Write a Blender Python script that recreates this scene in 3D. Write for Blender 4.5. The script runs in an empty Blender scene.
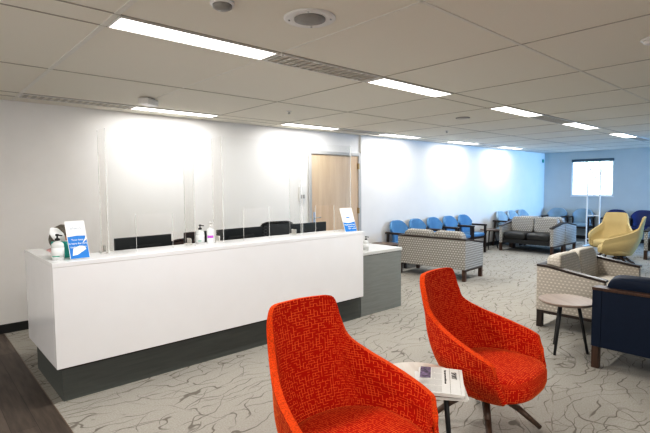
import bpy, bmesh, math, random
from mathutils import Vector, Matrix
random.seed(7)
C = bpy.context.scene.collection
R = math.radians
H = 2.6            # ceiling
YW = 6.209         # long wall behind the desk
XF = 14.94         # window wall
X0 = .938; T = 1.15  # ceiling module

# ------------------------------------------------------------------ helpers
def link(name, me, parent=None):
    o = bpy.data.objects.new(name, me); C.objects.link(o)
    if parent is not None: o.parent = parent
    return o
def obj(name, bm, mat, parent=None, smooth=False, bevel=0, seg=2, subd=0, recalc=True):
    if recalc: bmesh.ops.recalc_face_normals(bm, faces=bm.faces[:])
    me = bpy.data.meshes.new(name); bm.to_mesh(me); bm.free()
    for m in (mat if isinstance(mat, (list, tuple)) else [mat]): me.materials.append(m)
    if smooth or bevel:
        for p in me.polygons: p.use_smooth = True
    o = link(name, me, parent)
    if bevel:
        b = o.modifiers.new('bev', 'BEVEL'); b.width = bevel; b.segments = seg; b.limit_method = 'ANGLE'; b.angle_limit = R(35)
        b.harden_normals = False
        w = o.modifiers.new('wn', 'WEIGHTED_NORMAL'); w.keep_sharp = False
    if subd:
        s = o.modifiers.new('sub', 'SUBSURF'); s.levels = subd; s.render_levels = subd
    return o
def tag(o, label=None, cat=None, group=None, kind=None):
    for k, v in (('label', label), ('category', cat), ('group', group), ('kind', kind)):
        if v: o[k] = v
    return o
def thing(name, label, cat, loc=(0, 0, 0), rz=0, group=None):
    o = bpy.data.objects.new(name, None); C.objects.link(o)
    o.location = loc; o.rotation_euler = (0, 0, R(rz)); o.empty_display_size = .1
    return tag(o, label, cat, group)
def dup(root, loc, rz, label, group=None):
    def cp(o, par):
        c = o.copy(); C.objects.link(c)
        if par is not None: c.parent = par
        for ch in list(o.children): cp(ch, c)
        return c
    r = cp(root, None); r.location = loc; r.rotation_euler = (0, 0, R(rz)); r['label'] = label
    if group: r['group'] = group
    return r
def BM(): return bmesh.new()
def box(bm, x0, x1, y0, y1, z0, z1, mat=0, M=None):
    vs = [bm.verts.new(Vector(p) if M is None else M @ Vector(p)) for p in
          ((x0,y0,z0),(x1,y0,z0),(x1,y1,z0),(x0,y1,z0),(x0,y0,z1),(x1,y0,z1),(x1,y1,z1),(x0,y1,z1))]
    for f in ((0,3,2,1),(4,5,6,7),(0,1,5,4),(1,2,6,5),(2,3,7,6),(3,0,4,7)):
        bm.faces.new([vs[i] for i in f]).material_index = mat
    return bm
def boxes(*a):
    bm = BM()
    for b in a: box(bm, *b)
    return bm
def prism(pts, lo, hi, axis='x', bm=None):
    """extrude a polygon; axis x: pts are (y,z); axis y: (x,z); axis z: (x,y)"""
    bm = bm or BM()
    def P(p, t): return {'x': (t, p[0], p[1]), 'y': (p[0], t, p[1]), 'z': (p[0], p[1], t)}[axis]
    a = [bm.verts.new(P(p, lo)) for p in pts]; b = [bm.verts.new(P(p, hi)) for p in pts]
    bm.faces.new(a[::-1]); bm.faces.new(b)
    n = len(pts)
    for i in range(n): bm.faces.new((a[i], a[(i+1) % n], b[(i+1) % n], b[i]))
    return bm
def lathe(prof, seg=28, bm=None, c=(0, 0, 0)):
    bm = bm or BM(); rings = []
    for r, z in prof:
        if r < 1e-5: rings.append([bm.verts.new((c[0], c[1], c[2]+z))]); continue
        rings.append([bm.verts.new((c[0]+r*math.cos(2*math.pi*k/seg), c[1]+r*math.sin(2*math.pi*k/seg), c[2]+z)) for k in range(seg)])
    for A, B in zip(rings, rings[1:]):
        for k in range(seg):
            j = (k+1) % seg
            if len(A) == 1 and len(B) == 1: continue
            if len(A) == 1: bm.faces.new((A[0], B[k], B[j]))
            elif len(B) == 1: bm.faces.new((A[k], A[j], B[0]))
            else: bm.faces.new((A[k], A[j], B[j], B[k]))
    if len(rings[0]) > 1: bm.faces.new(rings[0][::-1])
    if len(rings[-1]) > 1: bm.faces.new(rings[-1])
    return bm
def bar(bm, a, b, ra, rb=None, seg=10, square=False):
    rb = ra if rb is None else rb
    a, b = Vector(a), Vector(b); d = (b-a).normalized()
    u = d.cross(Vector((0, 0, 1)))
    if u.length < .01: u = Vector((1, 0, 0))
    u.normalize(); v = d.cross(u)
    if square: seg = 4
    off = math.pi/4 if square else 0
    A = [bm.verts.new(a+(u*math.cos(off+2*math.pi*k/seg)+v*math.sin(off+2*math.pi*k/seg))*ra) for k in range(seg)]
    B = [bm.verts.new(b+(u*math.cos(off+2*math.pi*k/seg)+v*math.sin(off+2*math.pi*k/seg))*rb) for k in range(seg)]
    bm.faces.new(A[::-1]); bm.faces.new(B)
    for k in range(seg): bm.faces.new((A[k], A[(k+1) % seg], B[(k+1) % seg], B[k]))
    return bm
def cushion(w, d, h, n=14, p=5.0):
    """rounded pad, centred, superellipsoid"""
    bm = BM(); rows = []
    def sp(c, e): return math.copysign(abs(c)**e, c)
    for i in range(n+1):
        la = -math.pi/2+math.pi*i/n; row = []
        for k in range(n*2):
            lo = 2*math.pi*(k+.5)/(n*2)
            row.append(bm.verts.new((w/2*sp(math.cos(la), 2/p*1.1)*sp(math.cos(lo), 2/p), d/2*sp(math.cos(la), 2/p*1.1)*sp(math.sin(lo), 2/p), h/2*sp(math.sin(la), 2/3.0))))
        rows.append(row)
    for A, B in zip(rows, rows[1:]):
        for k in range(len(A)):
            j = (k+1) % len(A); bm.faces.new((A[k], A[j], B[j], B[k]))
    bmesh.ops.remove_doubles(bm, verts=bm.verts[:], dist=1e-5)
    return bm
def move(bm, M): bmesh.ops.transform(bm, matrix=M, verts=bm.verts[:]); return bm
def TR(x, y, z): return Matrix.Translation((x, y, z))
def text_bm(s, size, M, extrude=.0006, align='LEFT', xscale=1.0):
    cu = bpy.data.curves.new('txt', 'FONT'); cu.body = s; cu.size = size; cu.align_x = align; cu.extrude = extrude; cu.resolution_u = 3
    to = bpy.data.objects.new('txt', cu); C.objects.link(to)
    dg = bpy.context.evaluated_depsgraph_get()
    me = bpy.data.meshes.new_from_object(to.evaluated_get(dg))
    bpy.data.objects.remove(to); bpy.data.curves.remove(cu)
    bm = BM(); bm.from_mesh(me); bpy.data.meshes.remove(me)
    if xscale != 1: move(bm, Matrix.Diagonal((xscale, 1, 1, 1)))
    return move(bm, M)
def merge(*bms):
    out = BM()
    for b in bms:
        me = bpy.data.meshes.new('t'); b.to_mesh(me); b.free(); out.from_mesh(me); bpy.data.meshes.remove(me)
    return out

# ------------------------------------------------------------------ materials
def new_mat(name):
    m = bpy.data.materials.new(name); m.use_nodes = True
    nt = m.node_tree; return m, nt, nt.nodes, nt.links, nt.nodes['Principled BSDF']
def flat(name, col, rough=.5, metal=0, spec=.5, noise=.06, scale=30, bump=0, emit=None, estr=0, alpha=1):
    m, nt, N, L, b = new_mat(name)
    tc = N.new('ShaderNodeTexCoord'); nz = N.new('ShaderNodeTexNoise'); nz.inputs['Scale'].default_value = scale; nz.inputs['Detail'].default_value = 3
    L.new(tc.outputs['Object'], nz.inputs['Vector'])
    rp = N.new('ShaderNodeValToRGB'); rp.color_ramp.elements[0].position = .3; rp.color_ramp.elements[1].position = .7
    rp.color_ramp.elements[0].color = tuple(c*(1-noise) for c in col)+(1,); rp.color_ramp.elements[1].color = tuple(min(1, c*(1+noise)) for c in col)+(1,)
    L.new(nz.outputs['Fac'], rp.inputs[0]); L.new(rp.outputs[0], b.inputs['Base Color'])
    b.inputs['Roughness'].default_value = rough; b.inputs['Metallic'].default_value = metal; b.inputs['Specular IOR Level'].default_value = spec
    if bump:
        bp = N.new('ShaderNodeBump'); bp.inputs['Strength'].default_value = bump; bp.inputs['Distance'].default_value = .003
        L.new(nz.outputs['Fac'], bp.inputs['Height']); L.new(bp.outputs[0], b.inputs['Normal'])
    if emit: b.inputs['Emission Color'].default_value = (*emit, 1); b.inputs['Emission Strength'].default_value = estr
    return m
def wood(name, c1, c2, rough=.4, axis='x', scale=1.0):
    m, nt, N, L, b = new_mat(name)
    tc = N.new('ShaderNodeTexCoord'); mp = N.new('ShaderNodeMapping')
    s = {'x': (1.2, 14, 14), 'y': (14, 1.2, 14), 'z': (14, 14, 1.2)}[axis]
    mp.inputs['Scale'].default_value = tuple(v*scale for v in s)
    nz = N.new('ShaderNodeTexNoise'); nz.inputs['Scale'].default_value = 2; nz.inputs['Detail'].default_value = 5; nz.inputs['Distortion'].default_value = .6
    rp = N.new('ShaderNodeValToRGB'); rp.color_ramp.elements[0].position = .3; rp.color_ramp.elements[1].position = .72
    rp.color_ramp.elements[0].color = (*c1, 1); rp.color_ramp.elements[1].color = (*c2, 1)
    L.new(tc.outputs['Object'], mp.inputs[0]); L.new(mp.outputs[0], nz.inputs['Vector']); L.new(nz.outputs['Fac'], rp.inputs[0]); L.new(rp.outputs[0], b.inputs['Base Color'])
    b.inputs['Roughness'].default_value = rough
    return m
def math_node(N, L, op, a, b=None):
    n = N.new('ShaderNodeMath'); n.operation = op
    for i, v in enumerate((a, b)):
        if v is None: continue
        if isinstance(v, (int, float)): n.inputs[i].default_value = v
        else: L.new(v, n.inputs[i])
    return n.outputs[0]
def maze_fabric(name, base, line, cell=.0140):
    """small interlocking right-angled weave"""
    m, nt, N, L, b = new_mat(name)
    tc = N.new('ShaderNodeTexCoord'); sc = N.new('ShaderNodeVectorMath'); sc.operation = 'SCALE'; sc.inputs['Scale'].default_value = 1/cell
    L.new(tc.outputs['UV'], sc.inputs[0])
    fl = N.new('ShaderNodeVectorMath'); fl.operation = 'FLOOR'; L.new(sc.outputs[0], fl.inputs[0])
    fr = N.new('ShaderNodeVectorMath'); fr.operation = 'FRACTION'; L.new(sc.outputs[0], fr.inputs[0])
    wn = N.new('ShaderNodeTexWhiteNoise'); wn.noise_dimensions = '2D'; L.new(fl.outputs[0], wn.inputs['Vector'])
    sx = N.new('ShaderNodeSeparateXYZ'); L.new(fr.outputs[0], sx.inputs[0])
    sc2 = N.new('ShaderNodeSeparateColor'); L.new(wn.outputs['Color'], sc2.inputs[0])
    a = math_node(N, L, 'MULTIPLY', math_node(N, L, 'LESS_THAN', sx.outputs[0], .18), math_node(N, L, 'LESS_THAN', sc2.outputs[0], .58))
    c = math_node(N, L, 'MULTIPLY', math_node(N, L, 'LESS_THAN', sx.outputs[1], .18), math_node(N, L, 'LESS_THAN', sc2.outputs[1], .58))
    d = math_node(N, L, 'MAXIMUM', a, c)
    mx = N.new('ShaderNodeMixRGB'); mx.inputs[1].default_value = (*base, 1); mx.inputs[2].default_value = (*line, 1); L.new(d, mx.inputs[0]); L.new(mx.outputs[0], b.inputs['Base Color'])
    b.inputs['Roughness'].default_value = .9; b.inputs['Specular IOR Level'].default_value = .15
    b.inputs['Sheen Weight'].default_value = .35; b.inputs['Sheen Tint'].default_value = (1, .38, .08, 1); b.inputs['Sheen Roughness'].default_value = .4
    return m
def dot_fabric(name, light, dark, cw=.05, ch=.034, mortar=.3):
    """woven upholstery: rows of pale blocks on a taupe ground (object space, works on any upright or flat face)"""
    m, nt, N, L, b = new_mat(name)
    tc = N.new('ShaderNodeTexCoord'); sx = N.new('ShaderNodeSeparateXYZ'); L.new(tc.outputs['Object'], sx.inputs[0])
    nm = N.new('ShaderNodeSeparateXYZ'); L.new(tc.outputs['Normal'], nm.inputs[0])
    up = math_node(N, L, 'GREATER_THAN', math_node(N, L, 'ABSOLUTE', nm.outputs[2]), .75)
    u = math_node(N, L, 'ADD', sx.outputs[0], math_node(N, L, 'MULTIPLY', sx.outputs[1], math_node(N, L, 'SUBTRACT', 1.0, up)))
    v = math_node(N, L, 'ADD', sx.outputs[2], math_node(N, L, 'MULTIPLY', sx.outputs[1], up))
    cb = N.new('ShaderNodeCombineXYZ'); L.new(u, cb.inputs[0]); L.new(v, cb.inputs[1])
    br = N.new('ShaderNodeTexBrick'); br.offset = .5; br.squash = 1
    br.inputs['Scale'].default_value = 1; br.inputs['Brick Width'].default_value = cw; br.inputs['Row Height'].default_value = ch
    br.inputs['Mortar Size'].default_value = ch*mortar; br.inputs['Mortar Smooth'].default_value = .4
    br.inputs['Color1'].default_value = (*light, 1); br.inputs['Color2'].default_value = (*[c*.86 for c in light], 1); br.inputs['Mortar'].default_value = (*dark, 1)
    L.new(cb.outputs[0], br.inputs['Vector']); L.new(br.outputs['Color'], b.inputs['Base Color'])
    b.inputs['Roughness'].default_value = .9; b.inputs['Specular IOR Level'].default_value = .2
    return m
def carpet_mat():
    m, nt, N, L, b = new_mat('grey_carpet')
    tc = N.new('ShaderNodeTexCoord')
    facs = []
    # thin twig-like strands: sets of wandering lines that meet at shallow angles, broken up by a noise
    for ang, per, amp, nsc, wd, off, lo, hi in ((8, .13, 1.9, 1.0, .0085, 0, .42, .50), (-20, .16, 2.2, .9, .008, 7, .44, .52), (38, .21, 1.9, .8, .0075, 15, .47, .55), (-62, .26, 2.0, .9, .007, 23, .50, .57)):
        m0 = N.new('ShaderNodeMapping'); m0.inputs['Rotation'].default_value = (0, 0, R(-ang)); m0.inputs['Location'].default_value = (off, off*.7, 0); L.new(tc.outputs['Object'], m0.inputs[0])
        sx = N.new('ShaderNodeSeparateXYZ'); L.new(m0.outputs[0], sx.inputs[0])
        mp = N.new('ShaderNodeMapping'); mp.inputs['Scale'].default_value = (nsc, nsc*1.5, 1); L.new(m0.outputs[0], mp.inputs[0])
        nz = N.new('ShaderNodeTexNoise'); nz.noise_dimensions = '2D'; nz.inputs['Scale'].default_value = 1.3; nz.inputs['Detail'].default_value = 3; nz.inputs['Roughness'].default_value = .5
        L.new(mp.outputs[0], nz.inputs['Vector'])
        u = math_node(N, L, 'ADD', math_node(N, L, 'DIVIDE', sx.outputs[1], per), math_node(N, L, 'MULTIPLY', nz.outputs['Fac'], amp*2.2))
        ab = math_node(N, L, 'ABSOLUTE', math_node(N, L, 'SUBTRACT', math_node(N, L, 'FRACT', u), .5))
        mr = N.new('ShaderNodeMapRange'); mr.interpolation_type = 'SMOOTHSTEP'
        mr.inputs['From Min'].default_value = wd*.25/per; mr.inputs['From Max'].default_value = wd*.8/per; mr.inputs['To Min'].default_value = 1; mr.inputs['To Max'].default_value = 0
        L.new(ab, mr.inputs['Value'])
        nm = N.new('ShaderNodeTexNoise'); nm.inputs['Scale'].default_value = 2.4
        m2 = N.new('ShaderNodeMapping'); m2.inputs['Location'].default_value = (off+3.1, 2.2+off, 0); L.new(tc.outputs['Object'], m2.inputs[0]); L.new(m2.outputs[0], nm.inputs['Vector'])
        mk = N.new('ShaderNodeMapRange'); mk.inputs['From Min'].default_value = lo; mk.inputs['From Max'].default_value = hi
        L.new(nm.outputs['Fac'], mk.inputs['Value'])
        facs.append(math_node(N, L, 'MULTIPLY', mr.outputs[0], mk.outputs[0]))
    facs[2] = math_node(N, L, 'MAXIMUM', facs[2], facs[3])
    fac = math_node(N, L, 'MAXIMUM', math_node(N, L, 'MAXIMUM', facs[0], facs[1]), facs[2])
    fac = math_node(N, L, 'MULTIPLY', fac, .66)
    fine = N.new('ShaderNodeTexNoise'); fine.inputs['Scale'].default_value = 90; fine.inputs['Detail'].default_value = 4
    L.new(tc.outputs['Object'], fine.inputs['Vector'])
    rp = N.new('ShaderNodeValToRGB'); rp.color_ramp.elements[0].position = .3; rp.color_ramp.elements[1].position = .7
    rp.color_ramp.elements[0].color = (.335, .32, .29, 1); rp.color_ramp.elements[1].color = (.425, .41, .375, 1)
    L.new(fine.outputs['Fac'], rp.inputs[0])
    mx = N.new('ShaderNodeMixRGB'); mx.inputs[2].default_value = (.10, .088, .072, 1)
    L.new(fac, mx.inputs[0]); L.new(rp.outputs[0], mx.inputs[1]); L.new(mx.outputs[0], b.inputs['Base Color'])
    bp = N.new('ShaderNodeBump'); bp.inputs['Strength'].default_value = .3; bp.inputs['Distance'].default_value = .004
    L.new(fine.outputs['Fac'], bp.inputs['Height']); L.new(bp.outputs[0], b.inputs['Normal'])
    b.inputs['Roughness'].default_value = .95; b.inputs['Specular IOR Level'].default_value = .1
    return m
def plank_mat():
    m, nt, N, L, b = new_mat('dark_plank_floor')
    tc = N.new('ShaderNodeTexCoord')
    mp = N.new('ShaderNodeMapping'); mp.inputs['Rotation'].default_value = (0, 0, R(90)); L.new(tc.outputs['Object'], mp.inputs[0])
    br = N.new('ShaderNodeTexBrick'); br.inputs['Scale'].default_value = 1; br.inputs['Brick Width'].default_value = 1.2; br.inputs['Row Height'].default_value = .15
    br.inputs['Mortar Size'].default_value = .0012; br.inputs['Color1'].default_value = (.085, .064, .05, 1); br.inputs['Color2'].default_value = (.145, .112, .088, 1); br.inputs['Mortar'].default_value = (.015, .01, .008, 1)
    L.new(mp.outputs[0], br.inputs['Vector'])
    m2 = N.new('ShaderNodeMapping'); m2.inputs['Scale'].default_value = (22, 2.2, 1); L.new(tc.outputs['Object'], m2.inputs[0])
    nz = N.new('ShaderNodeTexNoise'); nz.inputs['Scale'].default_value = 1.5; nz.inputs['Detail'].default_value = 5; L.new(m2.outputs[0], nz.inputs['Vector'])
    mx = N.new('ShaderNodeMixRGB'); mx.blend_type = 'OVERLAY'; mx.inputs[0].default_value = .75
    L.new(br.outputs['Color'], mx.inputs[1]); L.new(nz.outputs['Fac'], mx.inputs[2])
    hs = N.new('ShaderNodeHueSaturation'); hs.inputs['Saturation'].default_value = .85; L.new(mx.outputs[0], hs.inputs['Color']); L.new(hs.outputs[0], b.inputs['Base Color'])
    b.inputs['Roughness'].default_value = .55
    return m
def acrylic(name, tint=(.97, .985, .98), edge=0.0, refl=.38):
    m, nt, N, L, b = new_mat(name)
    N.remove(b); out = N['Material Output']
    tr = N.new('ShaderNodeBsdfTransparent'); tr.inputs[0].default_value = (*tint, 1)
    gl = N.new('ShaderNodeBsdfGlossy'); gl.inputs['Roughness'].default_value = .03; gl.inputs[0].default_value = (1, 1, 1, 1)
    fr = N.new('ShaderNodeFresnel'); fr.inputs['IOR'].default_value = 1.4
    f2 = math_node(N, L, 'ADD', math_node(N, L, 'MULTIPLY', fr.outputs[0], refl), edge)
    mx = N.new('ShaderNodeMixShader'); L.new(f2, mx.inputs[0]); L.new(tr.outputs[0], mx.inputs[1]); L.new(gl.outputs[0], mx.inputs[2])
    L.new(mx.outputs[0], out.inputs['Surface'])
    return m
def edge_mat(name, col=(.96, .97, .96), a=.34):
    m, nt, N, L, b = new_mat(name)
    out = N['Material Output']; b.inputs['Base Color'].default_value = (*col, 1); b.inputs['Roughness'].default_value = .15
    tr = N.new('ShaderNodeBsdfTransparent'); mx = N.new('ShaderNodeMixShader'); mx.inputs[0].default_value = a
    L.new(tr.outputs[0], mx.inputs[1]); L.new(b.outputs[0], mx.inputs[2]); L.new(mx.outputs[0], out.inputs['Surface'])
    return m
def emit_mat(name, col, strength):
    m, nt, N, L, b = new_mat(name)
    b.inputs['Base Color'].default_value = (.9, .9, .9, 1); b.inputs['Roughness'].default_value = .6
    b.inputs['Emission Color'].default_value = (*col, 1); b.inputs['Emission Strength'].default_value = strength
    return m

M = {}
M['wall'] = flat('wall_paint', (.82, .81, .795), .85, noise=.015, scale=4, spec=.2)
M['wallfar'] = flat('far_wall_paint', (.585, .63, .63), .85, noise=.015, scale=4, spec=.2)
M['ceil'] = flat('ceiling_tile', (.77, .74, .665), .95, noise=.02, scale=160, spec=.1)
M['grid_dark'] = flat('ceiling_joint', (.42, .39, .345), .8, noise=.03)
M['grid_light'] = flat('ceiling_bar', (.72, .70, .65), .6, noise=.03)
M['carpet'] = carpet_mat(); M['planks'] = plank_mat()
M['base'] = flat('black_rubber_base', (.018, .018, .018), .5)
M['white'] = flat('white_solid_surface', (.83, .835, .85), .22, noise=.01, scale=5)
M['worktop'] = flat('pale_grey_worktop', (.62, .63, .62), .3, noise=.03)
M['grey'] = wood('grey_laminate', (.225, .24, .23), (.265, .28, .27), .5, 'x', 1.5)
M['toekick'] = wood('dark_grey_laminate', (.092, .103, .096), (.118, .13, .122), .45, 'x', 1.5)
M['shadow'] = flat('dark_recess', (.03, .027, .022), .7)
M['diff'] = emit_mat('light_diffuser', (1.0, .98, .95), 3.0)
M['diffsoft'] = emit_mat('light_diffuser_soft', (1.0, .98, .95), 2.4)
M['lampframe'] = flat('white_metal_trim', (.72, .71, .69), .5, noise=.01)
M['ventback'] = flat('vent_dark', (.008, .007, .006), .9)
M['ventslat'] = flat('vent_slat', (.50, .47, .42), .5, noise=.02)
M['plastic'] = flat('white_plastic', (.75, .74, .72), .4, noise=.01)
M['greyplastic'] = flat('grey_plastic', (.30, .29, .27), .6, noise=.03)
M['black'] = flat('black_plastic', (.014, .015, .017), .4)
M['screen'] = flat('monitor_back', (.02, .024, .027), .35)
M['mesh'] = dot_fabric('chair_mesh', (.16, .17, .18), (.03, .032, .035), .03, .02, .3)
M['doorwood'] = wood('maple_veneer', (.56, .40, .25), (.66, .50, .34), .45, 'z', .5)
M['doorframe'] = flat('grey_door_frame', (.47, .46, .45), .5, noise=.02)
M['steel'] = flat('brushed_steel', (.5, .5, .5), .5, metal=1, noise=.03)
M['brass'] = flat('dull_brass', (.35, .24, .11), .4, metal=.8)
M['acrylic'] = acrylic('clear_acrylic', (.988, .992, .99)); M['acrylic2'] = acrylic('clear_acrylic_sidewall', (.988, .986, .98), .0, .12)
M['aedge'] = edge_mat('acrylic_edge')
M['glass'] = acrylic('window_glass', (.96, .98, 1.0))
M['orange'] = maze_fabric('orange_block_weave', (.50, .012, .002), (.82, .17, .035)); M['orangelit'] = flat('orange_lit_edge', (.72, .085, .011), .9, noise=.35, scale=150, spec=.15)  # second material: chair rim, grazing light put into its lighter orange
M['yellow'] = flat('mustard_wool', (.49, .39, .205), .95, noise=.12, scale=220, bump=.15, spec=.15)
M['walnut'] = wood('walnut', (.06, .035, .022), (.13, .08, .052), .4, 'x', 1.5)
M['darkwood'] = wood('espresso_wood', (.022, .014, .011), (.05, .031, .022), .35, 'x', 1.5)
M['legwood'] = wood('brown_leg_wood', (.045, .022, .013), (.10, .05, .03), .4, 'z', 1.5)
M['tabletop'] = wood('grey_brown_oak', (.27, .21, .175), (.36, .29, .25), .35, 'x', 1)
M['tabletopd'] = wood('brown_oak', (.12, .085, .065), (.2, .145, .11), .35, 'x', 1)
M['tablelight'] = wood('pale_oak', (.48, .42, .36), (.58, .52, .45), .3, 'x', 1)
M['dots'] = dot_fabric('grey_dot_weave', (.72, .71, .68), (.31, .30, .28), .050, .040, .42)
M['dotsl'] = dot_fabric('cream_dot_weave', (.72, .68, .61), (.47, .43, .38), .042, .034, .40)
M['dotsc'] = dot_fabric('cream_cushion_weave', (.63, .59, .53), (.46, .425, .37), .045, .03, .2)
M['blackvinyl'] = flat('black_vinyl', (.028, .028, .027), .42, noise=.1)
M['navy'] = flat('navy_vinyl', (.005, .014, .038), .55, noise=.08, spec=.25)
M['bluev'] = flat('mid_blue_vinyl', (.085, .225, .41), .5, noise=.06, scale=8)
M['paleblue'] = flat('pale_blue_vinyl', (.29, .40, .48), .5, noise=.06, scale=8)
M['navychair'] = flat('dark_navy_vinyl', (.010, .028, .13), .5, noise=.06, scale=8)
M['whitemetal'] = flat('white_painted_metal', (.8, .82, .84), .4, noise=.01)
M['bottle'] = edge_mat('bottle_plastic', (.86, .88, .88), .78)
M['labelw'] = flat('label_white', (.82, .84, .84), .5, noise=.01)
M['purple'] = flat('label_purple', (.55, .12, .62), .5)
M['green'] = flat('label_green', (.05, .35, .25), .5)
M['teal'] = flat('teal_card', (.03, .42, .36), .5, noise=.25, scale=14)
M['paper'] = flat('white_card', (.86, .86, .86), .6, noise=.01)
M['blueprint'] = flat('print_blue', (.01, .20, .62), .55, noise=.02)
M['greyprint'] = flat('print_grey', (.40, .47, .56), .6)
M['ink'] = flat('newsprint_ink', (.06, .06, .065), .8)
M['inklight'] = flat('newsprint_text', (.50, .50, .49), .8)
M['news'] = flat('newsprint', (.74, .73, .70), .85, noise=.03, scale=60)
M['photo'] = flat('print_photo', (.16, .12, .20), .7, noise=.8, scale=40)
M['photo2'] = flat('print_photo_red', (.32, .12, .07), .7, noise=.8, scale=30)
M['skin'] = flat('skin', (.52, .27, .18), .55, noise=.05)
M['hair'] = flat('grey_brown_hair', (.17, .155, .13), .7, noise=.5, scale=50, bump=.6)
M['mask'] = flat('white_face_mask', (.82, .82, .82), .8, noise=.02)
M['pink'] = flat('pink_print_blouse', (.75, .46, .46), .85, noise=.3, scale=40)
M['trouser'] = flat('dark_trousers', (.03, .032, .04), .85)
M['eye'] = flat('eye_dark', (.03, .02, .015), .2)
M['brownleather'] = flat('dark_brown_leather', (.05, .03, .022), .5)
M['chrome'] = flat('chrome', (.6, .6, .6), .2, metal=1)
M['roller'] = flat('shade_fabric_dark', (.10, .15, .18), .8)
M['leaf'] = flat('leaves', (.35, .6, .35), .8, noise=.4, scale=9)
M['bark'] = flat('bark', (.45, .42, .4), .9, noise=.3)
M['concrete'] = flat('pale_render', (.6, .6, .6), .9)

def struct(name, bm, mat, parent=None, **k):
    o = obj(name, bm, mat, parent, **k)
    if parent is None: o['kind'] = 'structure'
    return o

# ------------------------------------------------------------------ room shell
XB = .752  # plank / carpet border
XL, YR = -2.6, -3.6
struct('floor', boxes((XB, XF, YR, YW, -.05, 0)), M['carpet'])
struct('floor.001', boxes((XL, XB, YR, YW, -.05, 0)), M['planks'])
struct('trim_1', prism([(XB-.004, 0), (XB+.004, 0), (XB+.002, .002), (XB-.002, .002)], YR, YW, 'y'), M['tabletopd'])
struct('ceiling', boxes((XL, XF, YR, YW, H, H+.08)), M['ceil'])
XS = 6.555
struct('wall_left', boxes((XL, XF, YW, YW+.12, 0, H)), M['wall'])
struct('wall_left.001', boxes((XS, XF, YW-.045, YW-.0005, 0, H)), M['wall'])
YP = YW-.045
WY0, WY1, WZ0, WZ1 = 4.235, 5.36, 1.28, 2.37   # window opening
struct('wall_far', boxes((XF, XF+.18, YR, WY0, 0, H), (XF, XF+.18, WY1, YW+.12, 0, H), (XF, XF+.18, WY0, WY1, 0, WZ0), (XF, XF+.18, WY0, WY1, WZ1, H)), M['wallfar'])
# right wall with a long daylight opening at its far end
struct('wall_right', boxes((XL, 12.1, YR-.12, YR, 0, H), (12.1, XF, YR-.12, YR, 0, .5), (12.1, XF, YR-.12, YR, 2.35, H)), M['wall'])
struct('wall_back', boxes((XL-.12, XL, YR-.12, YW+.12, 0, H)), M['wall'])
struct('baseboard_left', boxes((XL, 5.232, YW-.012, YW, 0, .1)), M['base'])
struct('baseboard_left.001', boxes((XS, XF, YP-.012, YP, 0, .1)), M['base'])
struct('baseboard_far', boxes((XF-.012, XF, YR, YP-.013, 0, .1)), M['base'])
# ceiling joints
def joints():
    d, l = BM(), BM()
    z0, z1 = H-.004, H+.001
    for k in range(-2, 13):
        x = X0+k*T
        w = .017 if k == 0 else .0045
        if x < XF: box(l if k in (0, 1) else d, x-w, x+w, YR, YW, z0, z1)
    for y in (-3.45, -2.2, -.98, .02, .27, 1.52, 2.7625, 3.01, 4.37, 5.6525, 5.90):
        w = .010 if y in (1.52,) else .005
        box(l if y in (1.52,) else d, XL, XF, y-w, y+w, z0, z1)
    struct('trim_2', d, M['grid_dark']); struct('trim_3', l, M['grid_light'])
joints()

# ceiling fixtures
def ceiling_light_wall(k, y0, y1, label, proto=[None]): return ceiling_light(k, y0, y1, label, proto, True)
def ceiling_light(k, y0, y1, label, proto=[None], soft=False):
    x0, x1 = X0+k*T+.02, X0+(k+1)*T-.02
    if y0 > 5 and not soft: return ceiling_light_wall(k, y0, y1, label)
    if proto[0] is None:
        t = thing('ceiling_light', label, 'ceiling light', ((x0+x1)/2, (y0+y1)/2, H-.012), 0, 'recessed ceiling strip lights')
        a, b = (x1-x0)/2, (y1-y0)/2-.012
        f = .008
        obj('frame', boxes((-a, a, -b, -b+f, 0, .02), (-a, a, b-f, b, 0, .02), (-a, -a+f, -b+f, b-f, 0, .02), (a-f, a, -b+f, b-f, 0, .02)), M['lampframe'], t)
        obj('diffuser', boxes((-a+f, a-f, -b+f, b-f, .004, .012)), M['diffsoft'] if soft else M['diff'], t)
        l = bpy.data.lights.new('lamp', 'AREA'); l.shape = 'RECTANGLE'; l.size = 2*a-.02; l.size_y = 2*b-.02; l.energy = 14 if soft else 23.5; l.color = (1, .975, .94)
        lo = bpy.data.objects.new('lamp', l); C.objects.link(lo); lo.parent = t; lo.location = (0, 0, -.002)
        proto[0] = t; return t
    return dup(proto[0], ((x0+x1)/2, (y0+y1)/2, H-.012), 0, label)
def ceiling_vent(k, y0, y1, label, proto=[None]):
    x0, x1 = X0+k*T+.012, X0+(k+1)*T-.012
    loc = ((x0+x1)/2, (y0+y1)/2, H-.012)
    if proto[0] is None:
        t = thing('ceiling_vent', label, 'ceiling vent', loc, 0, 'slatted ceiling vents')
        a, b, f = (x1-x0)/2, (y1-y0)/2-.008, .012
        obj('frame', boxes((-a, a, -b, -b+f, 0, .02), (-a, a, b-f, b, 0, .02), (-a, -a+f, -b+f, b-f, 0, .02), (a-f, a, -b+f, b-f, 0, .02)), M['lampframe'], t)
        obj('backing', boxes((-a+f, a-f, -b+f, b-f, .014, .019)), M['ventback'], t)
        g = BM(); n = 15
        for i in range(n):
            x = -a+f+(i+.5)*(2*a-2*f)/n
            box(g, x-.017, x+.017, -b+f, b-f, .003, .006)
        box(g, -a+f, a-f, -.002, .002, .001, .003)
        obj('grille', g, M['ventslat'], t)
        proto[0] = t; return t
    return dup(proto[0], loc, 0, label)
S1, S2 = (2.7625, 3.01), (5.6525, 5.90)
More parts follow.
